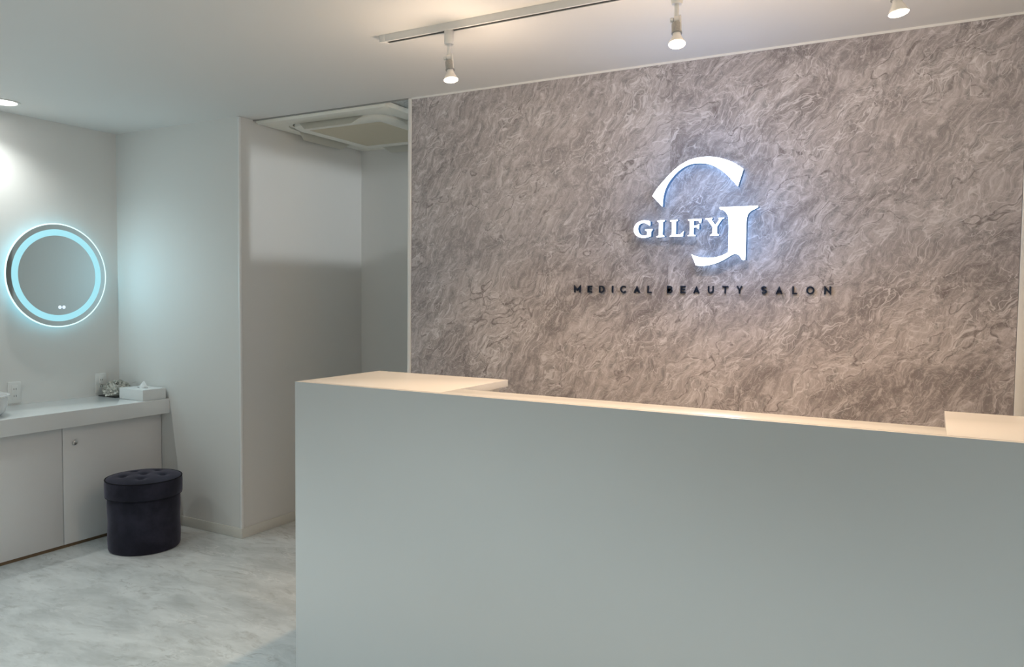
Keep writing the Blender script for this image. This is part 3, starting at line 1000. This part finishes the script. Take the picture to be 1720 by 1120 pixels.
def stroke(bm, P, w_, y0, y1, closed=False):
    """flat ribbon of width w_ along the polyline P, extruded"""
    V = [Vector(q) for q in P]
    n_ = len(V)
    Lp, Rp = [], []
    for i in range(n_):
        if closed:
            a, b = V[i - 1], V[(i + 1) % n_]
            d1, d2 = (V[i] - a).normalized(), (b - V[i]).normalized()
        else:
            d1 = (V[i] - V[i - 1]).normalized() if i else (V[1] - V[0]).normalized()
            d2 = (V[i + 1] - V[i]).normalized() if i < n_ - 1 else d1
        t_ = (d1 + d2)
        t_ = t_.normalized() if t_.length > 1e-6 else d1
        nn = Vector((-t_.y, t_.x))
        k_ = 1.0 / max(0.35, nn.dot(Vector((-d1.y, d1.x))))
        Lp.append(V[i] + nn * (w_ / 2 * k_))
        Rp.append(V[i] - nn * (w_ / 2 * k_))
    if closed:
        prism(bm, [tuple(q) for q in Lp], y0, y1, (0, 0, 0), [[tuple(q) for q in Rp]])
    else:
        prism(bm, [tuple(q) for q in Lp] + [tuple(q) for q in reversed(Rp)], y0, y1, (0, 0, 0))


def arc(cx, cy, rx, ry, a0, a1, n_=14):
    return [(cx + rx * math.cos(math.radians(a0 + (a1 - a0) * k / n_)), cy + ry * math.sin(math.radians(a0 + (a1 - a0) * k / n_))) for k in range(n_ + 1)]


def glyph(ch, W_, H_, w_):
    """centre-line strokes in a W_ x H_ box (stroke centred half a width inside)"""
    h = w_ / 2
    l, r, b, t_ = h, W_ - h, h, H_ - h
    mid, mx = H_ / 2, W_ / 2
    if ch == 'M':
        return [[(l, 0), (l, H_ - h * 1.6), (mx, H_ * 0.36), (r, H_ - h * 1.6), (r, 0)]]
    if ch == 'N':
        return [[(l, 0), (l, H_ - h * 1.6), (r, h * 1.6), (r, H_)]]
    if ch == 'E':
        return [[(W_, t_), (l, t_), (l, b), (W_, b)], [(l, mid), (W_ * 0.92, mid)]]
    if ch == 'L':
        return [[(l, H_), (l, b), (W_, b)]]
    if ch == 'I':
        return [[(mx, 0), (mx, H_)]]
    if ch == 'T':
        return [[(0, t_), (W_, t_)], [(mx, 0), (mx, t_)]]
    if ch == 'A':
        return [[(h * 0.9, 0), (mx, H_ - h * 2.3), (W_ - h * 0.9, 0)], [(W_ * 0.24, H_ * 0.27), (W_ * 0.76, H_ * 0.27)]]
    if ch == 'Y':
        return [[(h * 0.9, H_), (mx, H_ * 0.46), (W_ - h * 0.9, H_)], [(mx, 0), (mx, H_ * 0.48)]]
    if ch == 'U':
        return [[(l, H_)] + arc(mx, mx, mx - h, mx - h, 180, 360) + [(r, H_)]]
    if ch == 'C':
        return [arc(mx, mid, mx - h, mid - h, 42, 318, 24)]
    if ch == 'D':
        return [[(l, t_), (l, b), (W_ * 0.40, b)] + arc(W_ * 0.40, mid, r - W_ * 0.40, mid - h, -90, 90)[1:] + [(l, t_), (l, t_ - 0.001)]]
    if ch == 'B':
        q = (H_ * 0.53)
        return [[(l, b), (l, t_), (W_ * 0.55, t_)] + arc(W_ * 0.55, (t_ + q) / 2, r * 0.93 - W_ * 0.55, (t_ - q) / 2, 90, -90)[1:] + [(l, q)],
                [(l, q), (W_ * 0.58, q)] + arc(W_ * 0.58, (q + b) / 2, r - W_ * 0.58, (q - b) / 2, 90, -90)[1:] + [(0, b)]]
    if ch == 'S':
        ry1 = (H_ - w_) / 4
        return [arc(mx, t_ - ry1, mx - h, ry1, 28, 90, 5) + arc(mx, t_ - ry1, mx - h, ry1, 90, 255, 10)[1:] + arc(mx, b + ry1, mx - h, ry1, 75, -90, 10)[1:] + arc(mx, b + ry1, mx - h, ry1, -90, -152, 5)[1:]]
    if ch == 'O':
        return [arc(mx, mid, mx - h, mid - h, 0, 345, 23)]
    return []


tg = thing('tagline_sign', 'row of small dark navy capitals reading MEDICAL BEAUTY SALON', 'sign', (-0.89, YB, 1.429))
for ch, x0, x1 in TAGLINE:
    bm = bmesh.new()
    Hc = 0.031
    for s in glyph(ch, x1 - x0, Hc, 0.0056):
        stroke(bm, [(x0 + a + 0.89, b) for a, b in s], 0.0056, -0.0085, -0.0003, ch == 'O')
    lt = obj('letter_' + ch.lower(), bm, M_NAVY, tg)
    lt['label'] = 'small navy letter ' + ch
